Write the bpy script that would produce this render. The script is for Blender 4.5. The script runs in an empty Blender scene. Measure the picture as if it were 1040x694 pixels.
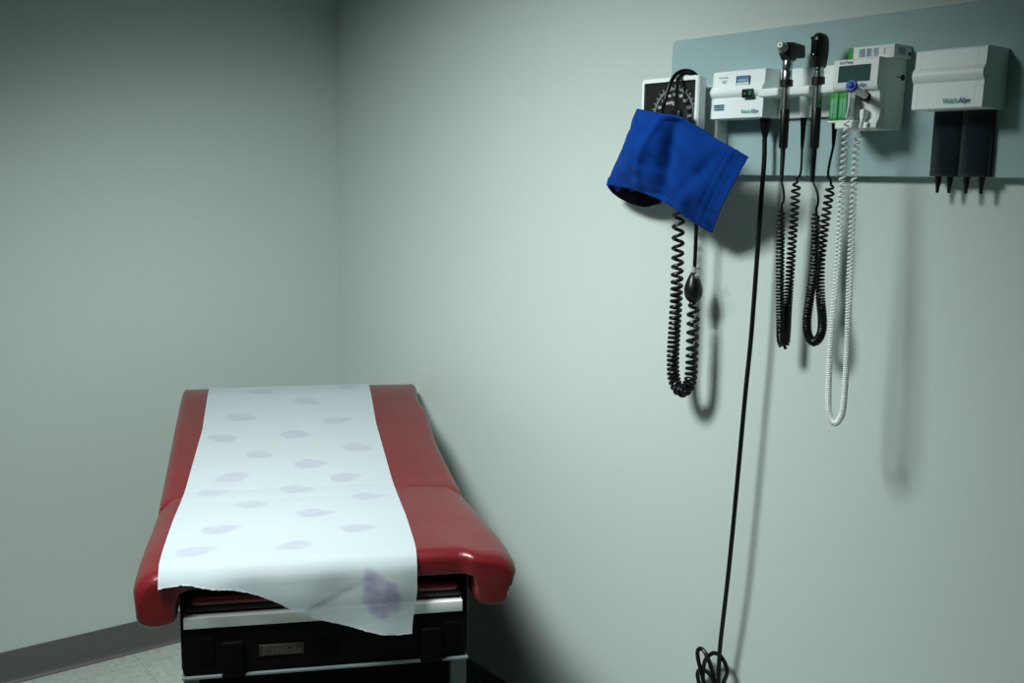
import bpy, bmesh, math, random
from mathutils import Vector as V, Matrix, noise, geometry
random.seed(7)
C = bpy.context.scene.collection
PI = math.pi

# ------------------------------------------------------------------ camera
FPX, PIT, YAW, ROLL = 1068.21, .155455, .636495, .014532
CAM = V((-1.67173, -3.27460, 1.52760))
FWD = V((math.sin(YAW)*math.cos(PIT), math.cos(YAW)*math.cos(PIT), -math.sin(PIT)))
_r = V((math.cos(YAW), -math.sin(YAW), 0)); _u = _r.cross(FWD)
RGT = _r*math.cos(ROLL) + _u*math.sin(ROLL)
UPV = -_r*math.sin(ROLL) + _u*math.cos(ROLL)
cd = bpy.data.cameras.new('camera'); co = bpy.data.objects.new('camera', cd); C.objects.link(co)
cd.sensor_width = 36; cd.lens = FPX*36/1040; cd.clip_start = .05
M4 = Matrix((RGT, UPV, -FWD)).transposed().to_4x4(); M4.translation = CAM
co.matrix_world = M4
bpy.context.scene.camera = co

def W(u, v, d):
    """point standing d metres off the right-hand wall (x = 0) read from the photograph"""
    r = FWD + RGT*((u-520)/FPX) - UPV*((v-347)/FPX)
    t = (-d - CAM.x)/r.x
    return CAM + r*t

def wl(y, z, d): return V((-d, -y, z))          # wall frame: y to the right, z up, d off the wall
TH = math.radians(24.9)
EX = V((math.cos(TH), -math.sin(TH), 0)); EY = V((math.sin(TH), math.cos(TH), 0))
def tb(x, s, z): return EX*x + EY*s + V((0, 0, z))  # table frame

# --------------------------------------------------------------- materials
def mat(name, col, rough=.5, metal=0, spec=.5, bump=None, mottled=None, sheen=0, coat=0, emit=None, trans=0):
    m = bpy.data.materials.new(name); m.use_nodes = True
    nt = m.node_tree; b = nt.nodes['Principled BSDF']
    b.inputs['Base Color'].default_value = (*col, 1)
    b.inputs['Roughness'].default_value = rough
    b.inputs['Metallic'].default_value = metal
    b.inputs['Specular IOR Level'].default_value = spec
    b.inputs['Sheen Weight'].default_value = sheen
    b.inputs['Coat Weight'].default_value = coat
    b.inputs['Transmission Weight'].default_value = trans
    tc = nt.nodes.new('ShaderNodeTexCoord')
    if mottled:
        scale, amt = mottled
        n = nt.nodes.new('ShaderNodeTexNoise'); n.inputs['Scale'].default_value = scale; n.inputs['Detail'].default_value = 5
        nt.links.new(tc.outputs['Object'], n.inputs['Vector'])
        mx = nt.nodes.new('ShaderNodeMix'); mx.data_type = 'RGBA'
        mx.inputs['A'].default_value = (*[c*(1-amt) for c in col], 1)
        mx.inputs['B'].default_value = (*[min(1, c*(1+amt)) for c in col], 1)
        nt.links.new(n.outputs['Fac'], mx.inputs['Factor']); nt.links.new(mx.outputs['Result'], b.inputs['Base Color'])
    if bump:
        scale, st = bump
        n2 = nt.nodes.new('ShaderNodeTexNoise'); n2.inputs['Scale'].default_value = scale; n2.inputs['Detail'].default_value = 4
        nt.links.new(tc.outputs['Object'], n2.inputs['Vector'])
        bp = nt.nodes.new('ShaderNodeBump'); bp.inputs['Strength'].default_value = st; bp.inputs['Distance'].default_value = .002
        nt.links.new(n2.outputs['Fac'], bp.inputs['Height']); nt.links.new(bp.outputs['Normal'], b.inputs['Normal'])
    if emit:
        b.inputs['Emission Color'].default_value = (*emit[0], 1); b.inputs['Emission Strength'].default_value = emit[1]
    return m

WALL = mat('wall_paint', (.528, .61, .572), .62, spec=.3, bump=(260, .10), mottled=(1.3, .02))
CEIL = mat('ceiling_paint', (.10, .11, .10), .9)
BASE = mat('vinyl_cove_base', (.100, .102, .096), .45, mottled=(6, .08))
VINYL = mat('burgundy_vinyl', (.128, .0100, .0125), .29, spec=.42, bump=(210, .30), mottled=(14, .14))
BLACK = mat('black_plastic', (.004, .0046, .005), .38)
DKBASE = mat('dark_laminate', (.0018, .0020, .0020), .6, spec=.06)
DKPANEL = mat('charcoal_plastic', (.0028, .0035, .0035), .6, spec=.08)
RUBBER = mat('black_rubber', (.004, .0055, .0065), .33, spec=.35)
CORD = mat('black_cord', (.0035, .0048, .0058), .34, spec=.28)
ALU = mat('brushed_aluminium', (.74, .78, .75), .65, metal=.1)
STEEL = mat('grey_painted_steel', (.16, .20, .20), .4, metal=.2)
CHROME = mat('chrome', (.62, .66, .66), .16, metal=1)
SATIN = mat('satin_steel', (.50, .53, .54), .25, metal=1)
DULL = mat('dull_steel', (.17, .20, .20), .4, metal=.5)
BRIGHT = mat('polished_rim', (.82, .86, .88), .3)
PANEL = mat('grey_laminate', (.31, .45, .455), .55, spec=.35, mottled=(30, .04))
WHITE = mat('white_housing', (.81, .89, .88), .42)
IVORY = mat('ivory_housing', (.75, .81, .77), .45)
WCORD = mat('white_cord', (.83, .88, .86), .35)
BLUE = mat('blue_nylon', (.0008, .040, .25), .85, spec=.12, bump=(900, .25), mottled=(25, .10))
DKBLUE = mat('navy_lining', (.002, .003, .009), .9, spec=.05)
DIAL = mat('dial_black', (.006, .008, .008), .45)
INK = mat('dial_white_ink', (.55, .62, .60), .6)
RINGM = mat('dial_grey_ring', (.13, .17, .17), .5)
SCREEN = mat('lcd_screen', (.035, .085, .078), .18)
GREEN = mat('green_card', (.02, .27, .035), .5)
TEALINK = mat('pale_teal_ink', (.30, .68, .55), .6)
LGREEN = mat('logo_green', (.01, .42, .24), .5)
LBLUE = mat('logo_blue', (.02, .06, .20), .5)
NAVY = mat('sticker_navy', (.018, .06, .19), .4)
BARINK = mat('barcode_ink', (.05, .15, .26), .5)
SKY = mat('sticker_light_blue', (.22, .40, .50), .5)
PAPERW = mat('white_card', (.74, .77, .74), .6)
GREYCARD = mat('grey_card', (.26, .33, .31), .5)
KNOB = mat('blue_knob', (.008, .085, .42), .5)
LED = mat('green_led', (.02, .22, .06), .3, emit=((.04, .55, .13), .08))
SMOKE = mat('smoked_plastic', (.012, .020, .028), .16, spec=.5)
PLATE = mat('bronze_plate', (.030, .026, .019), .5, metal=.3)
PLATEINK = mat('plate_ink', (.075, .068, .05), .5)
SPEC = mat('clear_specula', (.32, .36, .36), .2)

# exam paper: thin crepe tissue with printed mauve motifs held in a colour attribute
def paper_mat():
    m = bpy.data.materials.new('crepe_paper'); m.use_nodes = True
    nt = m.node_tree; nt.nodes.clear()
    L = nt.links.new
    out = nt.nodes.new('ShaderNodeOutputMaterial')
    at = nt.nodes.new('ShaderNodeAttribute'); at.attribute_name = 'print'
    tc = nt.nodes.new('ShaderNodeTexCoord')
    n = nt.nodes.new('ShaderNodeTexNoise'); n.inputs['Scale'].default_value = 330; n.inputs['Detail'].default_value = 3
    L(tc.outputs['Object'], n.inputs['Vector'])
    mx = nt.nodes.new('ShaderNodeMix'); mx.data_type = 'RGBA'; mx.blend_type = 'MIX'
    mx.inputs['A'].default_value = (.565, .655, .685, 1); mx.inputs['B'].default_value = (.33, .30, .47, 1)
    L(at.outputs['Fac'], mx.inputs['Factor'])
    df = nt.nodes.new('ShaderNodeBsdfDiffuse'); tr = nt.nodes.new('ShaderNodeBsdfTranslucent'); tp = nt.nodes.new('ShaderNodeBsdfTransparent')
    L(mx.outputs['Result'], df.inputs['Color']); L(mx.outputs['Result'], tr.inputs['Color'])
    bp = nt.nodes.new('ShaderNodeBump'); bp.inputs['Strength'].default_value = .35; bp.inputs['Distance'].default_value = .001
    L(n.outputs['Fac'], bp.inputs['Height']); L(bp.outputs['Normal'], df.inputs['Normal'])
    a = nt.nodes.new('ShaderNodeMixShader'); a.inputs[0].default_value = .22
    L(df.outputs[0], a.inputs[1]); L(tr.outputs[0], a.inputs[2])
    b = nt.nodes.new('ShaderNodeMixShader'); b.inputs[0].default_value = .17
    L(a.outputs[0], b.inputs[1]); L(tp.outputs[0], b.inputs[2])
    L(b.outputs[0], out.inputs['Surface'])
    return m
PAPER = paper_mat()

def floor_mat():
    m = mat('vinyl_tile', (.48, .53, .49), .4, bump=(60, .04))
    nt = m.node_tree; L = nt.links.new; b = nt.nodes['Principled BSDF']
    tc = nt.nodes.new('ShaderNodeTexCoord'); mp = nt.nodes.new('ShaderNodeMapping')
    mp.inputs['Location'].default_value = (.75, .10, 0)
    L(tc.outputs['Object'], mp.inputs['Vector'])
    br = nt.nodes.new('ShaderNodeTexBrick'); br.offset = 0; br.inputs['Scale'].default_value = 1
    br.inputs['Brick Width'].default_value = .3048; br.inputs['Row Height'].default_value = .3048
    br.inputs['Mortar Size'].default_value = .0013; br.inputs['Mortar Smooth'].default_value = .3
    br.inputs['Color1'].default_value = (.47, .53, .48, 1); br.inputs['Color2'].default_value = (.45, .51, .465, 1)
    br.inputs['Mortar'].default_value = (.27, .31, .28, 1)
    L(mp.outputs['Vector'], br.inputs['Vector'])
    n = nt.nodes.new('ShaderNodeTexNoise'); n.inputs['Scale'].default_value = 55; n.inputs['Detail'].default_value = 6
    L(tc.outputs['Object'], n.inputs['Vector'])
    cr = nt.nodes.new('ShaderNodeValToRGB'); cr.color_ramp.elements[0].position = .35; cr.color_ramp.elements[0].color = (.80, .80, .80, 1)
    cr.color_ramp.elements[1].position = .6; cr.color_ramp.elements[1].color = (1, 1, 1, 1)
    L(n.outputs['Fac'], cr.inputs['Fac'])
    mx = nt.nodes.new('ShaderNodeMix'); mx.data_type = 'RGBA'; mx.blend_type = 'MULTIPLY'; mx.inputs['Factor'].default_value = 1
    L(br.outputs['Color'], mx.inputs['A']); L(cr.outputs['Color'], mx.inputs['B'])
    L(mx.outputs['Result'], b.inputs['Base Color'])
    return m
FLOOR = floor_mat()

# ------------------------------------------------------------ object helpers
ORG = {}
def thing(name, label, cat, org, group=None):
    o = bpy.data.objects.new(name, None); C.objects.link(o); o.empty_display_size = .05
    o.location = org; ORG[o.name] = V(org)
    o['label'] = label; o['category'] = cat
    if group: o['group'] = group
    return o
def obj(name, bm, m, parent=None, label=None, sharp=38, org=None):
    """bm is in world coordinates; the origin is the thing's own base"""
    og = ORG[parent.name] if parent is not None else V(org or (0, 0, 0))
    bm.transform(Matrix.Translation(-og))
    bmesh.ops.recalc_face_normals(bm, faces=bm.faces)
    me = bpy.data.meshes.new(name); bm.to_mesh(me); bm.free()
    for mm in (m if isinstance(m, (list, tuple)) else [m]): me.materials.append(mm)
    for p in me.polygons: p.use_smooth = True
    me.set_sharp_from_angle(angle=math.radians(sharp))
    o = bpy.data.objects.new(name, me); C.objects.link(o)
    ORG[o.name] = og
    if parent is not None: o.parent = parent
    else: o.location = og
    if label: o['label'] = label
    return o
def tag(o, label, cat, group=None):
    o['label'] = label; o['category'] = cat
    if group: o['group'] = group
    return o
def struct(name, bm, m, sharp=38):
    o = obj(name, bm, m, sharp=sharp); o['kind'] = 'structure'; return o
def NB(): return bmesh.new()

def box(bm, lo, hi, f=None, r=0, seg=3):
    """box between lo and hi in the frame f (wl, tb or world), edges rounded by r"""
    t = bmesh.new(); bmesh.ops.create_cube(t, size=1)
    for v in t.verts:
        v.co = V([lo[i] + (v.co[i]+.5)*(hi[i]-lo[i]) for i in range(3)])
    if r: bmesh.ops.bevel(t, geom=list(t.edges), offset=r, segments=seg, profile=.5, affect='EDGES')
    merge(bm, t, f)
def merge(bm, t, f=None, mi=None):
    vm = {}
    for v in t.verts: vm[v] = bm.verts.new(f(*v.co) if f else v.co)
    for fa in t.faces:
        try:
            nf = bm.faces.new([vm[v] for v in fa.verts])
            nf.material_index = fa.material_index if mi is None else mi
        except ValueError: pass
    t.free()
def loft(bm, rings, closed=True, cap=True):
    R = [[bm.verts.new(p) for p in ring] for ring in rings]
    n = len(R[0])
    for a, b in zip(R, R[1:]):
        for i in range(n if closed else n-1):
            j = (i+1) % n
            bm.faces.new((a[i], a[j], b[j], b[i]))
    if cap and closed:
        bm.faces.new(R[0][::-1]); bm.faces.new(R[-1])
    return R
def catmull(P, n):
    P = [V(p) for p in P]; out = []
    Q = [P[0]*2-P[1]] + P + [P[-1]*2-P[-2]]
    # dense evaluation, then even resampling by length
    dense = []
    for i in range(1, len(Q)-2):
        p0, p1, p2, p3 = Q[i-1:i+3]
        for k in range(24):
            t = k/24
            dense.append(.5*((2*p1)+(p2-p0)*t+(2*p0-5*p1+4*p2-p3)*t*t+(3*p1-p0-3*p2+p3)*t**3))
    dense.append(P[-1])
    L = [0]
    for a, b in zip(dense, dense[1:]): L.append(L[-1]+(b-a).length)
    j = 0
    for k in range(n+1):
        s = L[-1]*k/n
        while j < len(L)-2 and L[j+1] < s: j += 1
        t = 0 if L[j+1] == L[j] else (s-L[j])/(L[j+1]-L[j])
        out.append(dense[j].lerp(dense[j+1], min(1, max(0, t))))
    return out
def frames(P):
    T = [(P[min(i+1, len(P)-1)]-P[max(i-1, 0)]).normalized() for i in range(len(P))]
    n = T[0].orthogonal().normalized(); N = []
    for t in T:
        n = (n - t*n.dot(t))
        n = n.normalized() if n.length > 1e-6 else t.orthogonal().normalized()
        N.append(n)
    return T, N
def tube(bm, P, r, sides=8, cap=True):
    P = [V(p) for p in P]; T, N = frames(P); rings = []
    for i, p in enumerate(P):
        rr = r[i] if isinstance(r, (list, tuple)) else r
        b = T[i].cross(N[i])
        rings.append([p+(N[i]*math.cos(a)+b*math.sin(a))*rr for a in [2*PI*k/sides for k in range(sides)]])
    loft(bm, rings, cap=cap)
def stube(bm, P, r, n=40, sides=8): tube(bm, catmull(P, n), r, sides)
def coil(P, R, pitch, per=14, start=None, end=None, phase=0):
    """points of a helix wound round the smooth path P; pitch(f) and R may vary with the fraction f"""
    S = catmull(P, 700); T, N = frames(S)
    out = []; ph = phase; L = sum((b-a).length for a, b in zip(S, S[1:])); acc = 0; step = 0
    pts = []
    for i in range(len(S)-1):
        seg = (S[i+1]-S[i]).length; f = acc/L
        dphi = 2*PI*seg/pitch(f)
        k = max(1, int(math.ceil(dphi/(2*PI/per))))
        for q in range(k):
            t = q/k; p = S[i].lerp(S[i+1], t); n = N[i].lerp(N[i+1], t); tt = T[i]
            b = tt.cross(n); a = ph+dphi*t
            rr = R(f) if callable(R) else R
            e = min(1, (acc+seg*t)/.012, (L-acc-seg*t)/.012)
            pts.append(p+(n*math.cos(a)+b*math.sin(a))*rr*max(.15, e))
        ph += dphi; acc += seg
    return pts
def lathe(bm, prof, org, axis, seg=24):
    axis = V(axis).normalized(); n = axis.orthogonal().normalized(); b = axis.cross(n); org = V(org)
    rings = [[org+axis*h+(n*math.cos(a)+b*math.sin(a))*max(r, 1e-4) for a in [2*PI*k/seg for k in range(seg)]] for r, h in prof]
    loft(bm, rings)
def poly_extrude(bm, pts, lo, hi, f):
    """closed outline pts (a, b) extruded along c from lo to hi; f(a, b, c) gives the point"""
    loft(bm, [[f(a, b, lo) for a, b in pts], [f(a, b, hi) for a, b in pts]])
def disc(bm, cy, cz, d, r, seg=24, r0=0, a0=0, a1=2*PI):
    if r0 == 0:
        bm.faces.new([bm.verts.new(wl(cy+r*math.sin(2*PI*k/seg), cz+r*math.cos(2*PI*k/seg), d)) for k in range(seg)])
    else:
        A = [a0+(a1-a0)*k/seg for k in range(seg+1)]
        loft(bm, [[wl(cy+q*math.sin(a), cz+q*math.cos(a), d) for a in A] for q in (r0, r)], closed=False)
def quad(bm, y0, z0, y1, z1, d, mi=0):
    f = bm.faces.new([bm.verts.new(wl(*p, d)) for p in ((y0, z0), (y1, z0), (y1, z1), (y0, z1))]); f.material_index = mi
def text(name, s, size, y, z, d, m, parent, align='LEFT', bold=.0, squeeze=1, tilt=0, label=None, frame=None):
    cu = bpy.data.curves.new(name, 'FONT'); cu.body = s; cu.size = size; cu.align_x = align; cu.offset = bold; cu.extrude = .00012
    t = bpy.data.objects.new(name, cu); C.objects.link(t)
    bpy.context.view_layer.update()
    me = bpy.data.meshes.new_from_object(t.evaluated_get(bpy.context.evaluated_depsgraph_get()))
    bpy.data.objects.remove(t)
    bm = NB(); bm.from_mesh(me); bpy.data.meshes.remove(me)
    ca, sa = math.cos(tilt), math.sin(tilt)
    for v in bm.verts:
        px, py = v.co.x*squeeze, v.co.y
        q = (px*ca-py*sa, px*sa+py*ca, v.co.z)
        v.co = frame(*q) if frame else wl(y+q[0], z+q[1], d+q[2])
    return obj(name, bm, m, parent, label)
def ss(a, b, x):
    t = min(1, max(0, (x-a)/(b-a))); return t*t*(3-2*t)
def interp(tab, x):
    if x <= tab[0][0]: return tab[0][1]
    for (x0, y0), (x1, y1) in zip(tab, tab[1:]):
        if x <= x1: return y0+(y1-y0)*(x-x0)/(x1-x0)
    return tab[-1][1]

# -------------------------------------------------------------------- room
bm = NB(); box(bm, (-3.6, 0, 0), (.1, .1, 2.5)); struct('wall_left', bm, WALL)
bm = NB(); box(bm, (0, -4.2, 0), (.1, 0, 2.5)); struct('wall_right', bm, WALL)
bm = NB(); box(bm, (-3.6, -4.2, -.05), (.1, .1, 0)); struct('floor', bm, FLOOR)
bm = NB(); box(bm, (-3.6, -4.2, 2.5), (.1, .1, 2.55)); struct('ceiling', bm, CEIL)
cove = [(0, 0), (.015, 0), (.015, .0025), (.011, .005), (.008, .010), (.0055, .016), (.0042, .024), (.004, .098), (.0028, .1005), (0, .1016)]
bm = NB(); poly_extrude(bm, cove, -3.6, -.0045, lambda a, b, c: V((c, -a, b))); struct('baseboard_left', bm, BASE)
bm = NB(); poly_extrude(bm, cove, -4.2, 0, lambda a, b, c: V((-a, c, b))); struct('baseboard_right', bm, BASE)

# -------------------------------------------------------------- exam table
tbl = thing('exam_table', 'burgundy vinyl exam table on a black cabinet base in the room corner', 'exam table', tb(-.09, -1.16, 0))
def xc(s): return interp([(-1.73, -.083), (-1.6, -.090), (-1.29, -.108), (-.53, -.134)], s)
def inset(ring, r):
    n = len(ring); out = []
    area = sum(ring[i][0]*ring[(i+1) % n][1]-ring[(i+1) % n][0]*ring[i][1] for i in range(n))
    sg = 1 if area > 0 else -1
    for i in range(n):
        (ax, ay), (bx, by), (cx, cy) = ring[i-1], ring[i], ring[(i+1) % n]
        d1 = V((bx-ax, by-ay)).normalized(); d2 = V((cx-bx, cy-by)).normalized()
        n1 = V((-d1.y, d1.x)); n2 = V((-d2.y, d2.x)); m = (n1+n2)
        m = m.normalized() if m.length > 1e-6 else n1
        k = min(1.25, 1/max(.4, m.dot(n1)))
        out.append((bx+m.x*r*k*sg, by+m.y*r*k*sg))
    return out
DENS = {}
def densify(pts, step):
    out = []
    for i in range(len(pts)):
        a, b = V(pts[i]), V(pts[(i+1) % len(pts)]); k = DENS.setdefault((len(pts), i), max(1, int((b-a).length/step)))
        for q in range(k): out.append(tuple(a.lerp(b, q/k)))
    return out
def arc(cx, cz, rx, rz, a0, a1, n):
    return [(cx+rx*math.cos(math.radians(a0+(a1-a0)*k/n)), cz+rz*math.sin(math.radians(a0+(a1-a0)*k/n))) for k in range(n+1)]
def seat_half(w, t):
    c = .016 if t > .088 else .003
    # from the middle of the top round the wing to the middle of the underside
    return [(0, .8025), (w*.55, .802), (w-.075, .8005)] + arc(w-.05, .758, .05, .042, 78, 0, 9) + \
        [(w-c*.35, .737), (w-c, .713)] + arc(w-(t+c-.003)/2, .706, (t-c-.003)/2, .022, -5, -165, 10) + \
        [(w-t+.001, .730), (w-t, .7500)]
TR_, TL_ = .092, .083
def seat_ring(w):
    return densify(seat_half(w, TR_) + [(-x, z) for x, z in reversed(seat_half(w, TL_)) if x > 1e-6], .012)
bm = NB(); rings = []
rad = .021
S0, S1 = -1.722, -1.279
def wseat(s): return interp([(-1.73, .369), (-1.68, .366), (-1.6, .362), (-1.45, .3545), (-1.288, .346)], s)
sts = [(S0+.030*(1-math.cos(math.radians(a))), rad*(1-math.sin(math.radians(a)))) for a in range(0, 91, 9)]
sts += [(S0+.05+(S1-.012-S0-.05)*k/24, 0) for k in range(25)]
sts += [(S1-.004, 0), (S1-.0006, .0004), (S1, .0012)]
for s, ins in sts:
    w = wseat(s); ring = inset(seat_ring(w), ins) if ins else seat_ring(w)
    out = []
    for (x, z), (bx_, bz_) in zip(ring, seat_ring(w)):
        if .749 < bz_ < .7515 and -(w-TL_+.0005) < bx_ < w-TR_+.0005: x, z = bx_, bz_+ins*.35
        elif bz_ < .749: x, z = bx_+(x-bx_)*.55, bz_+(z-bz_)*.55
        fr = ss(.13, 0, s-S0)
        tt = TR_ if x > 0 else TL_
        wing = ss(w-tt-.022, w-tt-.001, abs(x))
        s2 = s - .014*wing*ss(.07, 0, s-S0) 
        z2 = z - .010*fr*ss(w-.12, w-.01, abs(x))*(1 if z > .74 else 0)
        x2 = x*(1-.012*ss(.05, 0, s-S0)*wing)
        nz = noise.noise(V((x*9, s*9, z*7)))*.0016
        out.append(tb(xc(s)+x2, s2, z2+nz))
    rings.append(out)
RR = loft(bm, rings, cap=False)
for k in (0, -1):
    w = wseat(sts[k][0]); base = seat_ring(w); pl2 = inset(base, sts[k][1]); n = len(base)
    pl2 = [(bx_, bz_+sts[k][1]*.35) if .749 < bz_ < .7515 and -(w-TL_+.0005) < bx_ < w-TR_+.0005 else (x, z) for (x, z), (bx_, bz_) in zip(pl2, base)]
    def near(sg, z0, z1, xx): return min((q for q in range(n) if z0 <= base[q][1] <= z1), key=lambda q: abs(base[q][0]-sg*xx))
    rt, lt = near(1, .79, 1, w-TR_), near(-1, .79, 1, w-TL_)
    ri, li = near(1, .749, .7515, w-TR_), near(-1, .749, .7515, w-TL_)
    for ids in (list(range(rt, ri+1)), list(range(li, lt+1))):
        for tri in geometry.tessellate_polygon([[V((*pl2[q], 0)) for q in ids]]):
            bm.faces.new([RR[k][ids[q]] for q in tri])
    A = (list(range(lt, n))+list(range(0, rt+1))); B = list(range(ri, li+1))[::-1]
    i = j = 0
    while i < len(A)-1 or j < len(B)-1:
        if j == len(B)-1 or (i < len(A)-1 and pl2[A[i+1]][0] <= pl2[B[j+1]][0]):
            bm.faces.new([RR[k][A[i]], RR[k][A[i+1]], RR[k][B[j]]]); i += 1
        else:
            bm.faces.new([RR[k][A[i]], RR[k][B[j+1]], RR[k][B[j]]]); j += 1
obj('seat_cushion', bm, VINYL, tbl, sharp=60)
# backrest
def zback(s):
    return interp([(-1.31, .790), (-1.288, .7995), (-1.26, .8025), (-1.22, .8070), (-1.16, .8155), (-1.10, .8245), (-.66, .8885), (-.62, .8935), (-.57, .8965), (-.535, .8965), (-.49, .893)], s)
def back_ring(w, z, t=.062, e=.024):
    h = [(0, z+.001), (w*.6, z+.0006)] + arc(w-e, z-.030, e, .030, 90, -90, 12)[0:] + [(w*.5, z-t+.002)]
    h[-2] = (w-e, z-t+.002)
    r = h + [(0, z-t+.002)] + [(-x, q) for x, q in reversed(h) if x > 1e-6]
    return densify(r, .04)
def wback(s): return interp([(-1.28, .3435), (-1.10, .337), (-.95, .334), (-.78, .344), (-.655, .335), (-.60, .338), (-.535, .345)], s)
B0, B1 = -1.305, -.502; rad = .010
sts = [(B0, .0012), (B0+.0006, .0004), (B0+.004, 0), (B0+.010, 0)]
sts += [(B0+.035+(B1-B0-.07)*k/30, 0) for k in range(31)]
sts += [(B1-rad*(1-math.cos(math.radians(a))), rad*(1-math.sin(math.radians(a)))) for a in (90, 65, 45, 25, 8)]
bm = NB(); rings = []
for s, ins in sts:
    ring = back_ring(wback(s), zback(s), e=.024-.012*ss(-.62, -.53, s)); ring = inset(ring, ins) if ins else ring
    wq = wback(s)
    rings.append([tb(xc(s)+(x if x > 0 else x*interp([(-1.3, .346), (-.52, .343)], s)/wq), s, z+noise.noise(V((x*8, s*8, 3)))*.0012) for x, z in ring])
loft(bm, rings); obj('backrest_cushion', bm, VINYL, tbl, sharp=60)
# support under the backrest
bm = NB(); box(bm, (-.40, -1.20, .752), (.14, -1.10, .768), tb, .004); box(bm, (-.36, -1.12, .60), (-.33, -.62, .805), tb, .004)
box(bm, (.07, -1.12, .60), (.10, -.62, .805), tb, .004); obj('backrest_support', bm, STEEL, tbl)
# cabinet
bm = NB()
box(bm, (-.3675, -1.695, .565), (.183, -.62, .700), tb, .003)
box(bm, (-.3675, -1.640, .02), (.183, -.62, .565), tb, .003)
box(bm, (-.330, -1.60, 0), (.150, -.66, .03), tb)
for x0, x1 in ((-.3675, -.359), (.172, .183)): box(bm, (x0, -1.695, .699), (x1, -1.10, .7475), tb, .002)
box(bm, (-.359, -1.30, .699), (.172, -1.27, .7475), tb)
obj('base_cabinet', bm, DKBASE, tbl)
for x0 in (-.3688, .1830):
    bm = NB(); box(bm, (x0, -1.6965, .585), (x0+.0012, -1.690, .746), tb); obj('edge_trim', bm, STEEL, tbl, 'thin steel edge strip')
bm = NB(); box(bm, (-.357, -1.703, .7015), (.170, -1.33, .715), tb, .002); obj('pad_tray', bm, BLACK, tbl)
bm = NB(); box(bm, (-.347, -1.712, .7160), (.163, -1.34, .7345), tb, .008, 4); obj('leg_extension_pad', bm, VINYL, tbl)
bm = NB(); box(bm, (-.3605, -1.720, .6755), (.1705, -1.696, .6975), tb, .0015); obj('trim_strip', bm, ALU, tbl, 'satin aluminium strip')
dr = None
bm = NB(); box(bm, (-.3635, -1.716, .5815), (.1765, -1.696, .6735), tb, .003)
dr = obj('front_panel', bm, DKPANEL, tbl)
for x0 in (-.291, .088):
    bm = NB(); box(bm, (x0, -1.730, .577), (x0+.039, -1.717, .648), tb, .004)
    obj('latch', bm, DKBASE, dr)
bm = NB()
bm.free()
for x0, z0, x1, z1 in ((.133, .602, .163, .655), (-.335, .602, -.305, .655), (-.118, .606, -.072, .634)):
    bm = NB(); box(bm, (x0, -1.719, z0), (x1, -1.7165, z1), tb, .001); obj('pocket_cover', bm, DKBASE, dr)
bm = NB(); box(bm, (-.223, -1.7185, .611), (-.139, -1.7165, .6335), tb, .001)
pl = obj('rating_plate', bm, PLATE, dr, 'small bronze rating plate')
bm = NB()
for r in range(4):
    for k in range(9):
        if random.random() < .85: box(bm, (-.217+k*.0082, -1.7189, .6145+r*.0045), (-.211+k*.0082+random.random()*.001, -1.7184, .6165+r*.0045), tb)
obj('plate_lettering', bm, PLATEINK, pl)
bm = NB()
for x0, x1 in ((-.3665, -.293), (-.250, .087), (.129, .182)):
    loft(bm, [[tb(x, -1.700, .5805), tb(x, -1.7225, .5790), tb(x, -1.7225, .5755), tb(x, -1.700, .5735)] for x in (x0, x1)])
obj('lower_edge_trim', bm, STEEL, tbl, 'thin steel lower edge')
for x0, x1 in ((.152, .1825), (-.3670, -.340)):
    bm = NB(); box(bm, (x0, -1.692, 0), (x1, -1.66, .566), tb, .002); obj('corner_post', bm, STEEL, tbl, 'grey steel corner post')

# ---------------------------------------------------------------- exam paper
NX, NV = 150, 420
MOT = [(-.249, -.589), (.001, -.554), (-.124, -.683), (-.299, -.796), (-.044, -.840), (-.335, -.942), (-.154, -.933), (-.000, -1.029),
       (-.242, -1.054), (-.120, -1.123), (-.298, -1.184), (-.038, -1.209), (-.340, -1.271), (-.151, -1.271), (.007, -1.344), (-.246, -1.366),
       (-.114, -1.447), (-.306, -1.525), (-.029, -1.560), (-.344, -1.650), (-.153, -1.647)]
mrng = random.Random(3)
MOTR = [(x, s, (PI/2 if i % 5 else -PI/2)*(1 if i % 2 else .9) + mrng.uniform(-.45, .45), mrng.uniform(.036, .043), mrng.uniform(.26, .38)) for i, (x, s) in enumerate(MOT)]
def zpap(s):
    z = max(.8035 if s < -1.28 else -9, zback(s)+.0028 if s > -1.29 else -9)
    if -1.33 < s < -1.26: z = .8035+.0009*ss(-1.33, -1.26, s)+.0008
    return z
# section of the sheet: over the head end, along the top, round the lip and down
sec = [(-.4985, .850), (-.4970, .872), (-.4985, .887), (-.5050, .8965), (-.518, .8995), (-.535, .9003)]
k = -.55
while k > -1.697: sec.append((k, zpap(k)+.0006)); k -= .01
sec += [(-1.705, .8035), (-1.716, .8015), (-1.7255, .7965), (-1.7325, .789), (-1.7375, .780), (-1.7400, .770)]
for q in range(1, 15): sec.append((-1.7400-.0015*math.sin(q*.5)-.004*q/14, .770-.0095*q))
secP = catmull([V((0, s, z)) for s, z in sec], NV)
arcs = [0]
for a, b in zip(secP, secP[1:]): arcs.append(arcs[-1]+(b-a).length)
cut = [(-.401, .769), (-.361, .774), (-.343, .773), (-.322, .767), (-.298, .762), (-.270, .759), (-.245, .752), (-.222, .744), (-.182, .725),
       (-.150, .705), (-.130, .699), (-.117, .689), (-.085, .678), (-.056, .669), (-.02, .657), (.010, .649), (.04, .6465), (.072, .6465), (.09, .6465)]
def xl(s): return interp([(-1.74, -.4000), (-1.64, -.4035), (-1.45, -.404), (-1.17, -.398), (-.88, -.391), (-.5, -.400)], s)
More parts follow.
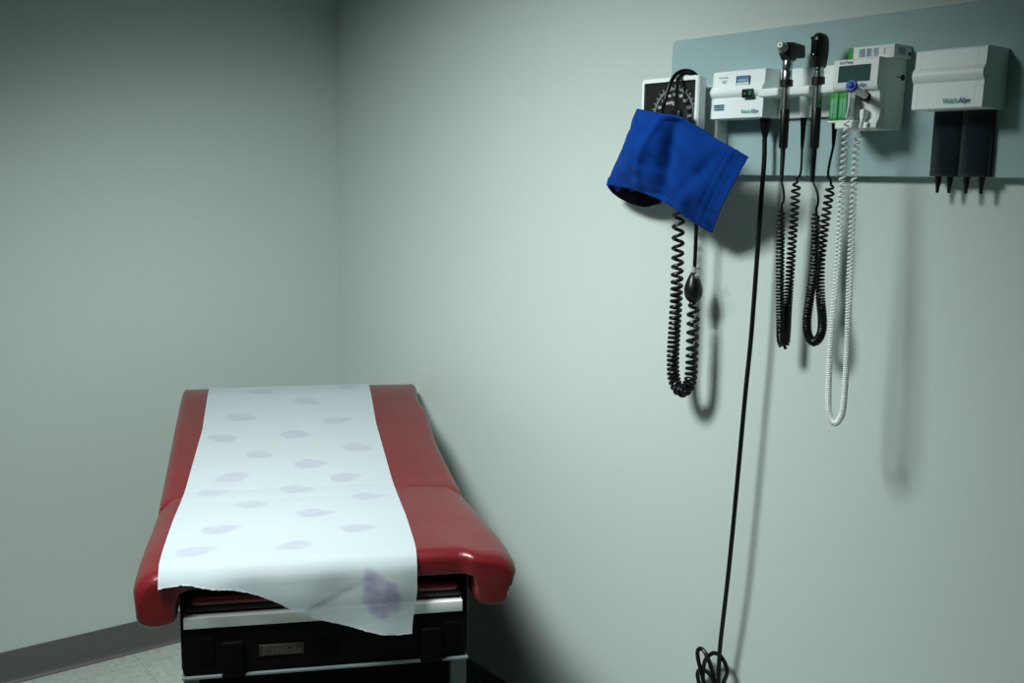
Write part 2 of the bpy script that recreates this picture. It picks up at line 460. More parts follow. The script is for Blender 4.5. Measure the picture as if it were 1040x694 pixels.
def xr(s, z): return interp([(-1.74, .078), (-1.666, .081), (-1.5, .081), (-1.26, .075), (-.875, .063), (-.5, .066)], s) - .010*ss(.74, .65, z)*(1 if s < -1.7 else 0)
bm = NB(); lay = bm.verts.layers.float.new('print')
grid = []
vend = len(secP)
iLip = next(i for i, p in enumerate(secP) if p.y < -1.70)
for i, p in enumerate(secP):
    grid.append([])
    for j in range(NX+1):
        f = j/NX; s, z = p.y, p.z
        x = xl(s)*(1-f)+xr(s, z)*f
        grid[-1].append((x, s, z))
def motif(x, v):
    m = 0
    for mx_, mv, ang, r, st in MOTALL:
        dx, dv = x-mx_, v-mv
        if abs(dx) > 2*r or abs(dv) > 2*r: continue
        a = math.cos(ang)*dx-math.sin(ang)*dv; b = math.sin(ang)*dx+math.cos(ang)*dv
        # a leaf-like fan: rounded lobes at one end drawn to a ragged point at the other
        th = math.atan2(a, b)
        rr = r*(.80+.035*math.cos(5*th+ang*7)+.03*math.cos(9*th)-.10*math.cos(th))*(1+.55*ss(.85, .0, abs(th)))
        e = math.hypot(a*1.15, b)
        g = .80+.35*noise.noise(V((x*60, v*60, ang*9)))+.05*math.cos(13*th)
        m = max(m, ss(rr*1.08, rr*.80, e)*st*g)
    return m
def vof(s_):  # arc length along the sheet for a place s on the top
    return next(arcs[i] for i, p in enumerate(secP) if p.y <= s_ and i > 20)
MOTALL = [(x, vof(s), a, r, st) for x, s, a, r, st in MOTR]
vb = next(arcs[i] for i, p in enumerate(secP) if i > iLip and p.z <= .728)
MOTALL.append((.008, vb, PI+.45, .054, .85))
BV = []
for i in range(len(grid)):
    BV.append([])
    for j in range(NX+1):
        x, s, z = grid[i][j]
        if i > iLip and z < .80:
            # hanging part: shallow ripples, a diagonal crease and a slight outward curl of the torn side
            h = min(1, (.80-z)/.06)
            s -= h*(.003*math.sin(x*38+1)+.0025*noise.noise(V((x*14, z*14, 0))))
            s -= .016*ss(-.14, -.40, x)*h
            cr = (z-.7055)-(x+.130)*.50
            s += .0009*h*ss(.010, -.006, cr)*ss(-.16, -.11, x)*ss(.05, -.02, x)
        else:
            z += .0007*noise.noise(V((x*10, s*12, 1)))+.0012*max(0, noise.noise(V((x*22, s*30, 8))))*ss(-1.60, -1.70, s)*ss(.0, -.3, x)
        zc = interp(cut, x)+.0012*noise.noise(V((x*160, 0, 2)))
        if i > iLip and z < zc and BV[i-1][j] is None: BV[i].append(None); continue
        if i > iLip and z < zc:
            zz = zc; vv = bm.verts.new(tb(x, s, zz)) if grid[i-1][j][2] > zc else None
            if vv is not None: vv[lay] = motif(x, arcs[i])
            BV[i].append(vv); continue
        vv = bm.verts.new(tb(x, s, z)); vv[lay] = motif(x, arcs[i]); BV[i].append(vv)
for i in range(len(BV)-1):
    for j in range(NX):
        q = [BV[i][j], BV[i][j+1], BV[i+1][j+1], BV[i+1][j]]
        q = [v for v in q if v is not None]
        if len(q) >= 3: bm.faces.new(q)
bmesh.ops.delete(bm, geom=[v for v in bm.verts if not v.link_faces], context='VERTS')
ep = obj('paper_sheet', bm, PAPER, sharp=180, org=tb(-.16, -1.16, .80))
tag(ep, 'white crepe paper sheet with mauve prints drawn over the burgundy table', 'exam paper')

# ------------------------------------------------------------- wall panel
bm = NB()
def rrect(y0, z0, y1, z1, r, n=6):
    o = []
    for cy, cz, a in ((y1-r, z1-r, 0), (y0+r, z1-r, 90), (y0+r, z0+r, 180), (y1-r, z0+r, 270)):
        o += [(cy+r*math.cos(math.radians(a+90*k/n)), cz+r*math.sin(math.radians(a+90*k/n))) for k in range(n+1)]
    return o
PR = rrect(1.602, 1.5368, 2.86, 1.8195, .012)
loft(bm, [[wl(y, z, 0.0005) for y, z in PR], [wl(y, z, .0185) for y, z in PR], [wl(y, z, .020) for y, z in inset(PR, .0015)]])
tag(obj('mounting_panel', bm, PANEL, org=wl(2.2, 1.537, 0)), 'long blue-grey laminate board mounted on the wall behind the instruments', 'wall panel')

# ------------------------------------------- blood pressure gauge on the wall
gz0, gz1, gy0, gy1 = 1.573, 1.7325, 1.607, 1.771
gau = thing('blood_pressure_gauge', 'square black-dial pressure gauge in a white frame at the board end', 'pressure gauge', wl(1.69, gz0, .012))
bm = NB(); box(bm, (1.70, 1.600, .0205), (1.7725, 1.716, .055), wl, .004); box(bm, (1.630, 1.62, .0545), (1.668, 1.69, .0862), wl, .004); box(bm, (1.630, 1.62, .030), (1.705, 1.69, .0548), wl, .004)
obj('mounting_bracket', bm, IVORY, gau)
bm = NB()
fo = rrect(gy0, gz0, gy1, gz1, .006, 4); fi = rrect(gy0+.0085, gz0+.0085, gy1-.0085, gz1-.0085, .003, 4); bk = rrect(gy0+.003, gz0+.003, gy1-.003, gz1-.003, .006, 4)
loft(bm, [[wl(y, z, .086) for y, z in bk], [wl(y, z, .107) for y, z in fo], [wl(y, z, .110) for y, z in inset(fo, .0025)],
          [wl(y, z, .110) for y, z in fi], [wl(y, z, .1055) for y, z in fi]])
obj('case', bm, WHITE, gau)
bm = NB(); bm.faces.new([bm.verts.new(wl(y, z, .1058)) for y, z in fi]); dial = obj('dial_face', bm, DIAL, gau)
gcy, gcz = W(684, 118, .106).y*-1, (gz0+gz1)/2
GR = .0585
bm = NB(); disc(bm, gcy, gcz, .1061, GR, 90, GR-.0045, math.radians(-170), math.radians(153))
obj('scale_ring', bm, RINGM, dial)
bm = NB()
for v in range(0, 301, 2):
    a = math.radians((v-158)*1.075); lo = GR-.0018 if v % 10 else GR+.0005; hi = GR+.0004 if v % 10 else GR+.0062
    w = .00022 if v % 10 else .0005
    ey_, ez_ = math.sin(a), math.cos(a); ty, tz = math.cos(a), -math.sin(a)
    bm.faces.new([bm.verts.new(wl(gcy+ey_*r+ty*k, gcz+ez_*r+tz*k, .1062)) for r, k in ((lo, -w), (hi, -w), (hi, w), (lo, w))])
obj('tick_marks', bm, INK, dial)
bm = NB()
for v in range(0, 301, 20):
    a = math.radians((v-158)*1.075)
    t = text('numeral', str(v), .0082, gcy+math.sin(a)*.0455, gcz+math.cos(a)*.0455-.0030, .1062, INK, dial, 'CENTER', .0002)
text('unit_lettering', 'mmHg', .0100, gcy-.0125, gcz+.026, .1062, INK, dial, 'CENTER', .0002)
bm2 = NB(); disc(bm2, gcy+.012, gcz+.029, .1062, .0018, 12); obj('unit_dot', bm2, INK, dial); bm.free()
bm = NB(); loft(bm, [[wl(gcy+dx, gcz+dz, dd) for dx, dz in ((-.0013, .012), (.0013, .012), (.0004, -.052), (-.0004, -.052))] for dd in (.1066, .1072)])
lathe(bm, [(.004, 0), (.004, .0022), (.001, .0028)], wl(gcy, gcz, .1064), (-1, 0, 0), 16); obj('needle', bm, INK, gau)

# -------------------------------------------------------- blood pressure cuff
cuff = thing('blood_pressure_cuff', 'royal blue fabric cuff slung over the gauge with black hoses and bulb', 'blood pressure cuff', W(690, 300, .08))
top = [(760.5, 159.5, .150), (746, 151, .160), (728, 141, .170), (710, 129, .183), (693, 119.5, .193), (682, 116.5, .197), (668, 114.5, .194), (656, 112.5, .184), (649, 111.5, .168), (649.5, 112, .150), (660, 114.5, .136), (678, 119, .128), (698, 126, .124), (716, 137, .122)]
bot = [(723.5, 235.7, .072), (710, 228, .082), (697, 219.5, .093), (684, 209.5, .101), (673, 203, .105), (660, 197.5, .104), (645, 192, .098), (632, 189.2, .088), (620, 187.8, .072), (617, 189.5, .058), (623, 197, .048), (634, 203.5, .045), (652, 209, .043), (672, 207.5, .043)]
NQ, NJ = 180, 64
TP = catmull([W(*p) for p in top], NQ); BP = catmull([W(*p) for p in bot], NQ)
CS = -1 if (TP[42]-TP[38]).cross(BP[40]-TP[40]).x > 0 else 1
def cuff_pt(i, j):
    f = j/NJ; p = TP[i].lerp(BP[i], f); q = i/NQ
    nrm = (TP[min(i+1, NQ)]-TP[max(i-1, 0)]).cross(BP[i]-TP[i]).normalized()
    front = ss(.70, .58, q)
    bul = .016*math.sin(PI*f)*ss(.63, .45, q)
    wr = ss(.66, .5, q)*.0055*noise.noise(V((q*7, f*2.2, 1.3)))+.0045*noise.noise(V((q*17+f*7, f*6, 4)))
    wr += .0055*math.exp(-((q-.40-.02*math.sin(f*4))/.022)**2)*(1-.4*f)      # fold running down the front
    wr -= .0190*math.exp(-((q-.345+.12*f)/.040)**2)*math.sin(PI*min(1, f*1.02))**.7
    wr += .0050*math.exp(-((q-.175+.03*f)/.030)**2)*ss(.25, .7, f)
    wr -= .0050*math.exp(-((q-.10-.10*f)/.028)**2)*math.sin(PI*f)
    p = p + V((-.046*math.sin(PI*f)*ss(.665, .80, q), 0, 0))
    edge = min(1, f/.06, (1-f)/.06, q/.03)
    st = -.0012*(math.exp(-((f-.07)/.009)**2)+math.exp(-((f-.93)/.009)**2)+math.exp(-((q-.050)/.0045)**2)+.8*math.exp(-((q-.078)/.0045)**2))*ss(.62, .52, q)
    return p + nrm*(bul+wr*edge+st)*CS
bm = NB()
G = [[bm.verts.new(cuff_pt(i, j)) for j in range(NJ+1)] for i in range(NQ+1)]
for i in range(NQ):
    for j in range(NJ): bm.faces.new((G[i][j], G[i+1][j], G[i+1][j+1], G[i][j+1]))
bmesh.ops.recalc_face_normals(bm, faces=bm.faces)
bmesh.ops.solidify(bm, geom=list(bm.faces), thickness=.0035)
cw = obj('cuff_wrap', bm, BLUE, cuff, sharp=70)
# navy lining inside the loop
bm = NB()
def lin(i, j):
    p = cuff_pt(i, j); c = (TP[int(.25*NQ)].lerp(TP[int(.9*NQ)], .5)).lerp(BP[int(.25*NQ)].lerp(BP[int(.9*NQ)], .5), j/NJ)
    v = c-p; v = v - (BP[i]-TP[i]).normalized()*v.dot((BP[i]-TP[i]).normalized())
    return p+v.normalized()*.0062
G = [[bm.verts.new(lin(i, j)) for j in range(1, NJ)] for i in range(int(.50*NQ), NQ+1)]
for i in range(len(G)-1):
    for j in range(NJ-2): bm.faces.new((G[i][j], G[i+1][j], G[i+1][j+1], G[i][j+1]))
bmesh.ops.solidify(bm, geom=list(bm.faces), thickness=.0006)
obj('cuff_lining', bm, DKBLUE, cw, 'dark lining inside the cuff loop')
# hoses over the top of the gauge
bm = NB(); stube(bm, [W(671, 124, .160), W(672.5, 114, .150), W(675, 103, .138), W(680, 87, .128), W(685, 77.5, .117), W(691, 72.8, .104), W(699, 72, .092), W(706, 75.5, .080), W(710, 84, .072), W(711, 100, .068), W(709, 150, .066), W(708, 200, .066), W(707, 235, .066), W(706, 262, .066), W(705.2, 276, .066)], .0041, 90, 10)
obj('bulb_hose', bm, CORD, cuff)
bm = NB(); stube(bm, [W(688, 124, .160), W(688, 113, .150), W(687.3, 98, .138), W(688.5, 84, .124), W(692, 76.5, .112), W(698, 74, .099), W(702, 76.5, .085), W(703, 86, .076), W(701, 110, .070), W(696, 160, .066), W(691, 200, .065), W(689.5, 209, .065)], .0039, 80, 10)
obj('gauge_hose', bm, CORD, cuff)
bm = NB(); box(bm, (-W(690, 112, .15).y-.020, W(690, 121, .15).z-.012, .136), (-W(690, 112, .15).y+.010, W(690, 112, .15).z+.002, .158), wl, .006)
obj('hose_port', bm, RUBBER, cuff)
# coiled tube: down from under the cuff, round and back up to the bulb
pth = [(689.8, 206, .065), (689, 225, .065), (688.3, 260, .065), (687, 300, .065), (685, 335, .066), (683.6, 360, .066), (684, 381, .067), (687.5, 393, .067), (693, 397.5, .067), (699, 392.5, .067), (702, 380, .067), (703.2, 350, .067), (704, 325, .067), (704, 306, .066)]
pp = coil([W(*p) for p in pth], lambda f: .0104, lambda f: interp([(0, .026), (.15, .0215), (.30, .0135), (.45, .0102), (.6, .0092), (.75, .0115), (.88, .018), (1, .021)], f), phase=1.2)
bm = NB(); tube(bm, pp, .0038, 8); obj('coiled_tube', bm, CORD, cuff)
b0 = W(704.6, 276, .066); b1 = W(704, 308, .066); ax = (b1-b0); Lb = ax.length
bm = NB(); lathe(bm, [(.004, 0), (.0075, .004), (.0125, .014), (.0178, .028), (.0196, .038), (.0185, .049), (.0145, .058), (.0085, .0635), (.0065, .066), (.0050, .070)], b0, ax, 24)
bulb = obj('inflation_bulb', bm, RUBBER, cuff)
bm = NB(); vv = W(709.2, 271.5, .074); lathe(bm, [(.0028, 0), (.0046, .001), (.0046, .007), (.0030, .009)], vv, (-.5, -.7, .25), 12)
lathe(bm, [(.0032, -.002), (.0036, 0), (.0036, .009), (.0026, .010)], W(707.3, 281.5, .088), (-.4, -.4, .4), 12)
lathe(bm, [(.0052, -.004), (.0052, .008)], W(705, 273, .066), ax, 14); obj('release_valve', bm, SPEC, bulb, 'pale release valve')

# ------------------------------------------------------------- transformer
tr = thing('wall_transformer', 'long white wall transformer with two instrument cradles and power switch', 'wall transformer', wl(1.91, 1.645, .012))
def wavy(zb, zt, d0, d1, back=.0205, drop=.0):
    """front outline (d, z): flat top, rounded belly, notch, flat foot"""
    h = zt-zb
    f = [(back, zt), (d1-.006, zt+.0005), (d1-.0035, zt-.002), (d1-.0015, zb+h*.70)]
    for k in range(7): 
        a = PI*(1-k/6)
        f.append((d1-.001+.0065*math.sin(PI*k/6)**.8, zb+h*(.70-.26*k/6)))
    f += [(d1-.0005, zb+h*.435), (d1+.001, zb+.0015), (d1-.0008, zb), (back, zb)]
    return f
bm = NB(); poly_extrude(bm, wavy(1.6465, 1.738, 0, .074), 1.7735, 1.9060, lambda d, z, y: wl(y, z, d))
obj('power_housing', bm, WHITE, tr)
bm = NB(); box(bm, (1.9065, 1.645, .0205), (2.0810, 1.738, .030), wl, .003)
crb = obj('cradle_body', bm, WHITE, tr)
def ycoord(u, v, d): return -W(u, v, d).y
yo = ycoord(797.8, 104, .083); yp = ycoord(830, 100, .083)
for y0, y1 in ((1.9062, yo-.0125), (yo+.0125, yp-.0125), (yp+.0125, 2.0812)):
    bm = NB(); box(bm, (y0, 1.6825, .0305), (y1, 1.6985, .092), wl, .004); obj('cradle_bar', bm, WHITE, tr)
d = .0752
bm = NB(); box(bm, (1.8590, 1.6845, .0795), (1.8865, 1.7010, .0825), wl, .0012); sw = obj('power_switch', bm, BLACK, tr, 'black rocker switch with a green light')
bm = NB(); quad(bm, 1.8768, 1.6893, 1.8815, 1.6967, .0828); obj('switch_light', bm, LED, sw)
text('switch_mark', 'o', .0075, 1.8648, 1.6905, .0826, SKY, sw)
bm = NB(); box(bm, (1.8360, 1.7060, .0735), (1.8705, 1.7275, .0742), wl, .0004)
stk = obj('service_sticker', bm, NAVY, tr, 'navy bordered service sticker')
bm = NB(); quad(bm, 1.8378, 1.7080, 1.8685, 1.7148, .0744); obj('sticker_panel', bm, PAPERW, stk)
bm = NB(); quad(bm, 1.8395, 1.7160, 1.8672, 1.7215, .07435)
for k in range(8): quad(bm, 1.8405+k*.0033, 1.7230, 1.8427+k*.0033, 1.7250, .07435)
for k in range(7): quad(bm, 1.841+k*.0036, 1.7105, 1.843+k*.0036, 1.7118, .0745)
obj('sticker_lettering', bm, SKY, stk)
bm = NB()
for k in range(9): quad(bm, 1.7905+k*.0026, 1.7262, 1.7923+k*.0026, 1.7280, .0735)
obj('small_print', bm, SKY, tr)
text('series_lettering', '767', .0085, 1.7985, 1.7155, .0737, SKY, tr, bold=.0001)
bm = NB(); 
for r in range(3):
    w = .0135
    quad(bm, 1.7955-w, 1.6640+r*.0042, 1.7955+w, 1.6662+r*.0042, .0765)
obj('approval_sticker', bm, BARINK, tr, 'small striped blue sticker')
lg = text('logo', 'Welch', .0112, 1.8535, 1.6555, .0765, LGREEN, tr, bold=.0001, squeeze=.80, label='green half of the logo')
text('logo', 'Allyn', .0112, 1.8535+.0252, 1.6555, .0765, LBLUE, tr, bold=.0001, squeeze=.80, label='navy half of the logo')

# ----------------------------------------------- otoscope / ophthalmoscope
def up_handle(t, u, vbot, y, vtop_col, zcol, dd, zb, ztop, ribs):
    pass
dH = .083
def instrument(t, y, zt_neck, z_col1, z_col0, z_grip, z_bot, z_rel, rr, tilt=0):
    lean = (-W(t['u1'], t['v1'], dH).y - y)/(z_col0-z_bot) if False else 0
    bm = NB(); lathe(bm, [(.0082, zt_neck-z_col1+.002), (.0092, (zt_neck-z_col1)*.9), (.0092, (zt_neck-z_col1)*.55), (.0086, (zt_neck-z_col1)*.5), (.0094, (zt_neck-z_col1)*.45), (.0094, 0)][::-1], wl(y, z_col1, dH), (0, 0, 1), 20)
    obj('neck', bm, SATIN, t, 'steel neck')
    bm = NB(); lathe(bm, [(.0108, 0), (.0118, .001), (.0118, z_col1-z_col0-.001), (.0108, z_col1-z_col0)], wl(y, z_col0, dH), (0, 0, 1), 20); obj('collar', bm, BLACK, t)
    bm = NB(); lathe(bm, [(.0087, 0), (.0087, z_col0-z_grip)], wl(y, z_grip, dH), (0, 0, 1), 20); obj('shaft', bm, SATIN, t, 'satin steel shaft')
    h = z_grip-z_bot
    bm = NB(); lathe(bm, [(.0066, 0), (.0084, .003), (.0087, h-.002), (.0080, h)], wl(y, z_bot, dH), (0, 0, 1), 20); obj('handle', bm, BLACK, t)
    h = z_bot-z_rel; prof = []
    n = 12
    for k in range(n):
        a = k/n; r0 = .0032+.0013*a
        if rr: prof += [(r0, h*a), (r0+.0006, h*(a+.3/n)), (r0+.0006, h*(a+.7/n)), (r0, h*(a+.95/n))]
        else: prof += [(r0+.0006, h*a)]
    prof.append((.0050, h))
    bm = NB(); lathe(bm, prof, wl(y, z_rel, dH), (0, 0, 1), 12); obj('strain_relief', bm, RUBBER, t)
def zpx(u, v, d=dH): return W(u, v, d).z
ot = thing('otoscope', 'black otoscope with cone tip and chrome neck, on its coiled cord', 'otoscope', wl(yo, 1.55, dH))
z62 = zpx(797, 63); z81 = zpx(797, 81.2); z88 = zpx(797, 88.5); z111 = zpx(796.5, 111); z151 = zpx(796, 151); z183 = zpx(795, 184)
instrument(ot, yo, z62, z81, z88, z111, z151, z183, True)
hc = wl(yo, zpx(797, 52.5), dH)
bm = NB()
# head: a block that runs back to the wall side, rounded barrel in front
prof = [(-.040, -.0095), (-.038, .0125), (-.020, .0150), (-.004, .0165), (.010, .0150), (.015, .010), (.015, -.006), (.010, -.013), (.004, -.0185), (-.010, -.0185), (-.016, -.0120)]
rings = []
for k, (hw, sc) in enumerate(((-.0105, .80), (-.0090, .95), (-.004, 1), (.004, 1), (.0090, .95), (.0105, .80))):
    rings.append([hc+V((-(a*sc), -hw, b*sc)) for a, b in prof])
loft(bm, rings); obj('head', bm, BLACK, ot, sharp=50)
tipax = V((-1, -.42, .16)).normalized()
bm = NB(); lathe(bm, [(.0092, -.002), (.0098, .002), (.0098, .006), (.0090, .010)], hc+V((-.013, 0, .004)), tipax, 22); obj('lens_ring', bm, DULL, ot, 'steel lens ring')
bm = NB(); lathe(bm, [(.0086, .0105), (.0066, .016), (.0050, .022), (.0047, .0235), (.0010, .0235)], hc+V((-.013, 0, .004)), tipax, 22); sp_ = obj('speculum', bm, DULL, ot, 'grey cone tip')
bm = NB(); lathe(bm, [(.0046, .0236), (.0046, .0246), (.0024, .0246), (.0024, .0236)], hc+V((-.013, 0, .004)), tipax, 22); obj('tip_rim', bm, BRIGHT, sp_, 'bright rim')
bm = NB(); lathe(bm, [(.0023, .0236), (.0023, .0240)], hc+V((-.013, 0, .004)), tipax, 16); obj('tip_opening', bm, BLACK, ot)
OC = .006; OR = .0019
pth = [(794.6, 212, .080), (793, 216, .078), (792.6, 240, .074), (792.2, 275, .068), (792.3, 310, .063), (792.8, 340, .058), (794.2, 349.5, .054), (797, 350, .050), (798.6, 340, .047), (800, 312, .045), (803, 268, .045), (806, 225, .046), (808.5, 190, .047), (809, 183, .047)]
p1 = catmull([wl(yo, z183+.003, dH), W(796.0, 196, dH), W(795.8, 204, .082), W(793.2, 210, .081)], 16)
pc = coil([W(*p) for p in pth], lambda f: interp([(0, .0064), (.5, .0066), (1, .0074)], f), lambda f: interp([(0, .0083), (.2, .0070), (.38, .0050), (.44, .0040), (.56, .0040), (.62, .0058), (.8, .0100), (1, .0128)], f), phase=2)
p2 = catmull([W(808.5, 182, .047), W(812.5, 178, .047), W(814, 168, .046), W(814.6, 150, .044)], 16)
bm = NB(); tube(bm, p1[:-1]+pc+p2[1:], .0023, 7); obj('coiled_cord', bm, CORD, ot)
bm = NB(); e0 = W(814.6, 151, .043); lathe(bm, [(.0028, 0), (.0036, .012), (.0050, .040), (.0058, .046), (.0058, 1.6445-e0.z)], e0, (0, 0, 1), 14); obj('cord_plug', bm, RUBBER, ot)

op = thing('ophthalmoscope', 'black ophthalmoscope with tall rounded head and chrome neck, on its coiled cord', 'ophthalmoscope', wl(yp, 1.55, dH))
z68 = zpx(830, 67.5); z79 = zpx(830, 78.3); z87 = zpx(830, 87); z109 = zpx(829, 109.5); z151b = zpx(828, 151); z184 = zpx(828.6, 185)
instrument(op, yp, z68, z79, z87, z109, z151b, z184, False)
hb = zpx(830, 69); ht = zpx(830, 34)
H = ht-hb; bm = NB(); rings = []
side = [(0, -.013, .010), (.10, -.0155, .013), (.25, -.0165, .015), (.5, -.0175, .0165), (.7, -.0172, .0168), (.85, -.0150, .0158), (.94, -.0115, .0135), (.985, -.0065, .010), (1, -.002, .006)]
for f, b_, a_ in side:
    wd = interp([(0, .0085), (.2, .0105), (.6, .0125), (.85, .0115), (.95, .0085), (1, .0030)], f)
    cx_ = (a_+b_)/2; hx = (a_-b_)/2
    rings.append([wl(yp+wd*math.copysign(abs(math.sin(t))**.8, math.sin(t)), hb+H*f, dH+cx_+hx*math.copysign(abs(math.cos(t))**.75, math.cos(t))) for t in [2*PI*k/28 for k in range(28)]])
loft(bm, rings); hd = obj('head', bm, BLACK, op, sharp=60)
bm = NB(); box(bm, (yp-.0065, hb+.019, dH+.0155), (yp+.0065, hb+H*.78, dH+.0180), wl, .001); obj('face_plate', bm, DKPANEL, hd)
bm = NB(); lathe(bm, [(.0028, -.003), (.0032, 0), (.0032, .004), (.002, .005)], wl(yp-.006, hb+H*.84, dH+.012), (-.9, .3, .1), 14); obj('viewing_aperture', bm, BLACK, hd)
bm = NB(); disc(bm, yp, hb+.022, dH+.0182, .0016, 12); obj('lens_window', bm, INK, hd)
pth = [(829.6, 215, .081), (828.4, 219, .079), (828.3, 240, .075), (827.0, 270, .072), (822.8, 300, .070), (819.6, 325, .070), (820.6, 340, .070), (826.8, 347.5, .070), (833.6, 340, .068), (835.2, 325, .066), (833.2, 300, .060), (833, 272, .053), (836, 240, .049), (841, 205, .047), (844.6, 186, .047)]
p1 = catmull([wl(yp, z184+.003, dH), W(830.2, 196, dH), W(831, 206, .0825), W(828.5, 213, .082)], 16)
pc = coil([W(*p) for p in pth], lambda f: interp([(0, .0064), (.5, .0066), (1, .0074)], f), lambda f: interp([(0, .0078), (.2, .0064), (.36, .0050), (.42, .0042), (.56, .0042), (.64, .0060), (.8, .0094), (1, .0128)], f), phase=2)
p2 = catmull([W(845.2, 184.5, .047), W(841.2, 179, .047), W(842.2, 168, .046), W(846.5, 148, .044)], 16)
bm = NB(); tube(bm, p1[:-1]+pc+p2[1:], .0023, 7); obj('coiled_cord', bm, CORD, op)
bm = NB(); e0 = W(846.4, 148.5, .043); lathe(bm, [(.0028, 0), (.0036, .012), (.0050, .036), (.0058, .042), (.0058, 1.6445-e0.z)], e0, (0, 0, 1), 14); obj('cord_plug', bm, RUBBER, op)

# ------------------------------------------------------------- power cord
pc_ = thing('power_cord', 'thin black power cord dropping down the wall into a tied bundle', 'power cord', W(722, 690, .03))
e0 = W(776.5, 146, .046)
bm = NB(); lathe(bm, [(.0033, 0), (.0048, .012), (.0072, .022), (.0095, .027), (.0108, .036), (.0112, 1.6460-e0.z)], e0, (0, 0, 1), 18); obj('plug', bm, RUBBER, pc_)
main = [W(776.6, 141, .046), W(776, 165, .047), W(772.5, 210, .048), W(769, 260, .050), W(763, 340, .053), W(757, 400, .055), W(751.5, 460, .056), W(745, 530, .056), W(740, 580, .055), W(735.5, 620, .052), W(731.5, 655, .048), W(730, 680, .046), W(729.5, 705, .044)]
# wound bundle: three long loops tied below, then on down to the floor
loops = [W(729.3, 715, .043), W(727, 728, .040), W(721, 726, .036), W(718, 705, .036), W(714, 690, .036), W(709.5, 672, .037), W(708.5, 662, .038), W(711.5, 658.8, .040), W(716, 663, .042), W(722, 677, .043), W(725.8, 693, .041), W(726.5, 712, .037), W(722, 722, .032),
         W(717, 708, .030), W(714, 690, .030), W(715, 675, .031), W(719, 667, .033), W(725.5, 663.5, .036), W(732, 667, .037), W(737.2, 676, .036), W(738.3, 684, .034), W(735, 693, .031), W(729, 705, .028), W(722, 716, .024), W(714, 706, .022), W(709, 690, .023), W(708.8, 683, .025), W(712.5, 680, .028), W(718.5, 683, .030), W(724, 690, .030), W(727, 705, .027), W(726, 722, .022), W(724, 745, .018), W(721, 790, .014)]
end = loops[-1]
loops += [end + V((0, .004, -.12)), V((-.012, end.y+.01, .16))]
bm = NB(); tube(bm, catmull(main+loops, 420), .0047, 9); obj('cable', bm, CORD, pc_)
tz = W(722, 722, .03); bm = NB()
tp_ = [tz+V((.016*math.sin(a), .020*math.cos(a), .001*math.sin(3*a))) for a in [2*PI*k/24 for k in range(25)]]
tube(bm, tp_, .0022, 6); obj('cable_tie', bm, BLACK, pc_)

# ------------------------------------------------------------ thermometer
th = thing('electronic_thermometer', 'white electronic thermometer unit with grey display screen on the board', 'thermometer', wl(2.13, 1.617, .012))
ty0, ty1 = 2.0835, 2.1735
bm = NB()
# upper block with a softly waisted front
up = [(.0205, 1.7365), (.096, 1.7365), (.0995, 1.7345), (.1015, 1.700), (.1015, 1.690), (.099, 1.6845), (.094, 1.6815), (.0205, 1.6815)]
poly_extrude(bm, up, ty0, ty1, lambda d_, z, y: wl(y, z, d_))
# back and right-hand column of the lower half
box(bm, (ty0+.002, 1.6175, .0205), (ty1, 1.6818, .040), wl, .002)
lo_ = [(.0385, 1.6814), (.092, 1.6814), (.0900, 1.664), (.0860, 1.650), (.0890, 1.636), (.0960, 1.626), (.0965, 1.6195), (.094, 1.6175), (.0385, 1.6175)]
poly_extrude(bm, lo_, 2.1365, ty1-.0003, lambda d_, z, y: wl(y, z, d_))
hs = obj('housing', bm, IVORY, th)
# recessed oblong on the right cheek
bm = NB()
RX = []
for d0, d1, z0, z1, yy in ((.028, .080, 1.628, 1.676, ty1+.0001), (.030, .078, 1.630, 1.674, ty1+.0007)):
    RX.append([wl(yy, z, d_) for d_, z in rrect(d0, z0, d1, z1, .008)])
loft(bm, RX); obj('cheek_panel', bm, IVORY, hs)
bm = NB(); lathe(bm, [(.0052, 0), (.0052, .0012)], wl(ty1+.0001, 1.706, .030), (0, -1, 0), 18); box(bm, (ty1, 1.7052, .036), (ty1+.0011, 1.7068, .047), wl)
obj('key_hole', bm, BLACK, th)
bm = NB(); quad(bm, 2.0945, 1.6975, 2.1590, 1.7255, .1019)
for v in bm.verts: v.co.x = -(.1019+(1.7255-v.co.z)*.0); 
fr = lambda z: .0995+(1.7345-z)*.058
for v in bm.verts: v.co.x = -(fr(v.co.z)+.0004)
t_ = bmesh.ops.extrude_face_region(bm, geom=list(bm.faces))
for e in t_['geom']:
    if isinstance(e, bmesh.types.BMVert): e.co.x -= .0003
obj('screen', bm, SCREEN, th, 'dark green-grey display screen')
text('title_lettering', 'SureTemp', .0078, 2.0945, 1.7283, fr(1.73)+.0003, NAVY, th, bold=.0001, squeeze=.86)
text('logo', 'Welch', .0088, 2.1180, 1.6885, .1018, LGREEN, th, bold=.0002, squeeze=.82, label='green half of the logo')
text('logo', 'Allyn', .0088, 2.1385, 1.6885, .1018, LBLUE, th, bold=.0002, squeeze=.82, label='navy half of the logo')
# tray that carries the cover boxes
bm = NB(); box(bm, (2.0835, 1.6290, .0405), (2.1363, 1.6325, .1090), wl, .001); box(bm, (2.1010, 1.6180, .0405), (2.1363, 1.6288, .1120), wl, .002)
obj('box_tray', bm, IVORY, th)
# probe well and plug clip
pw = W(880.5, 99, .090); tip = W(864.3, 86.8, .150); pax = (tip-pw).normalized()
bm = NB(); lathe(bm, [(.0080, -.008), (.0082, .006), (.0058, .0075), (.0056, .002)], pw, pax, 20); obj('probe_well', bm, BLACK, th, 'black ring round the probe well')
q_ = W(875.3, 111, .104); r_ = W(875.0, 121, .104); bm = NB(); box(bm, (-q_.y-.0042, r_.z, .089), (-q_.y+.0042, q_.z, .1045), wl, .002); obj('cord_clip', bm, WCORD, th)

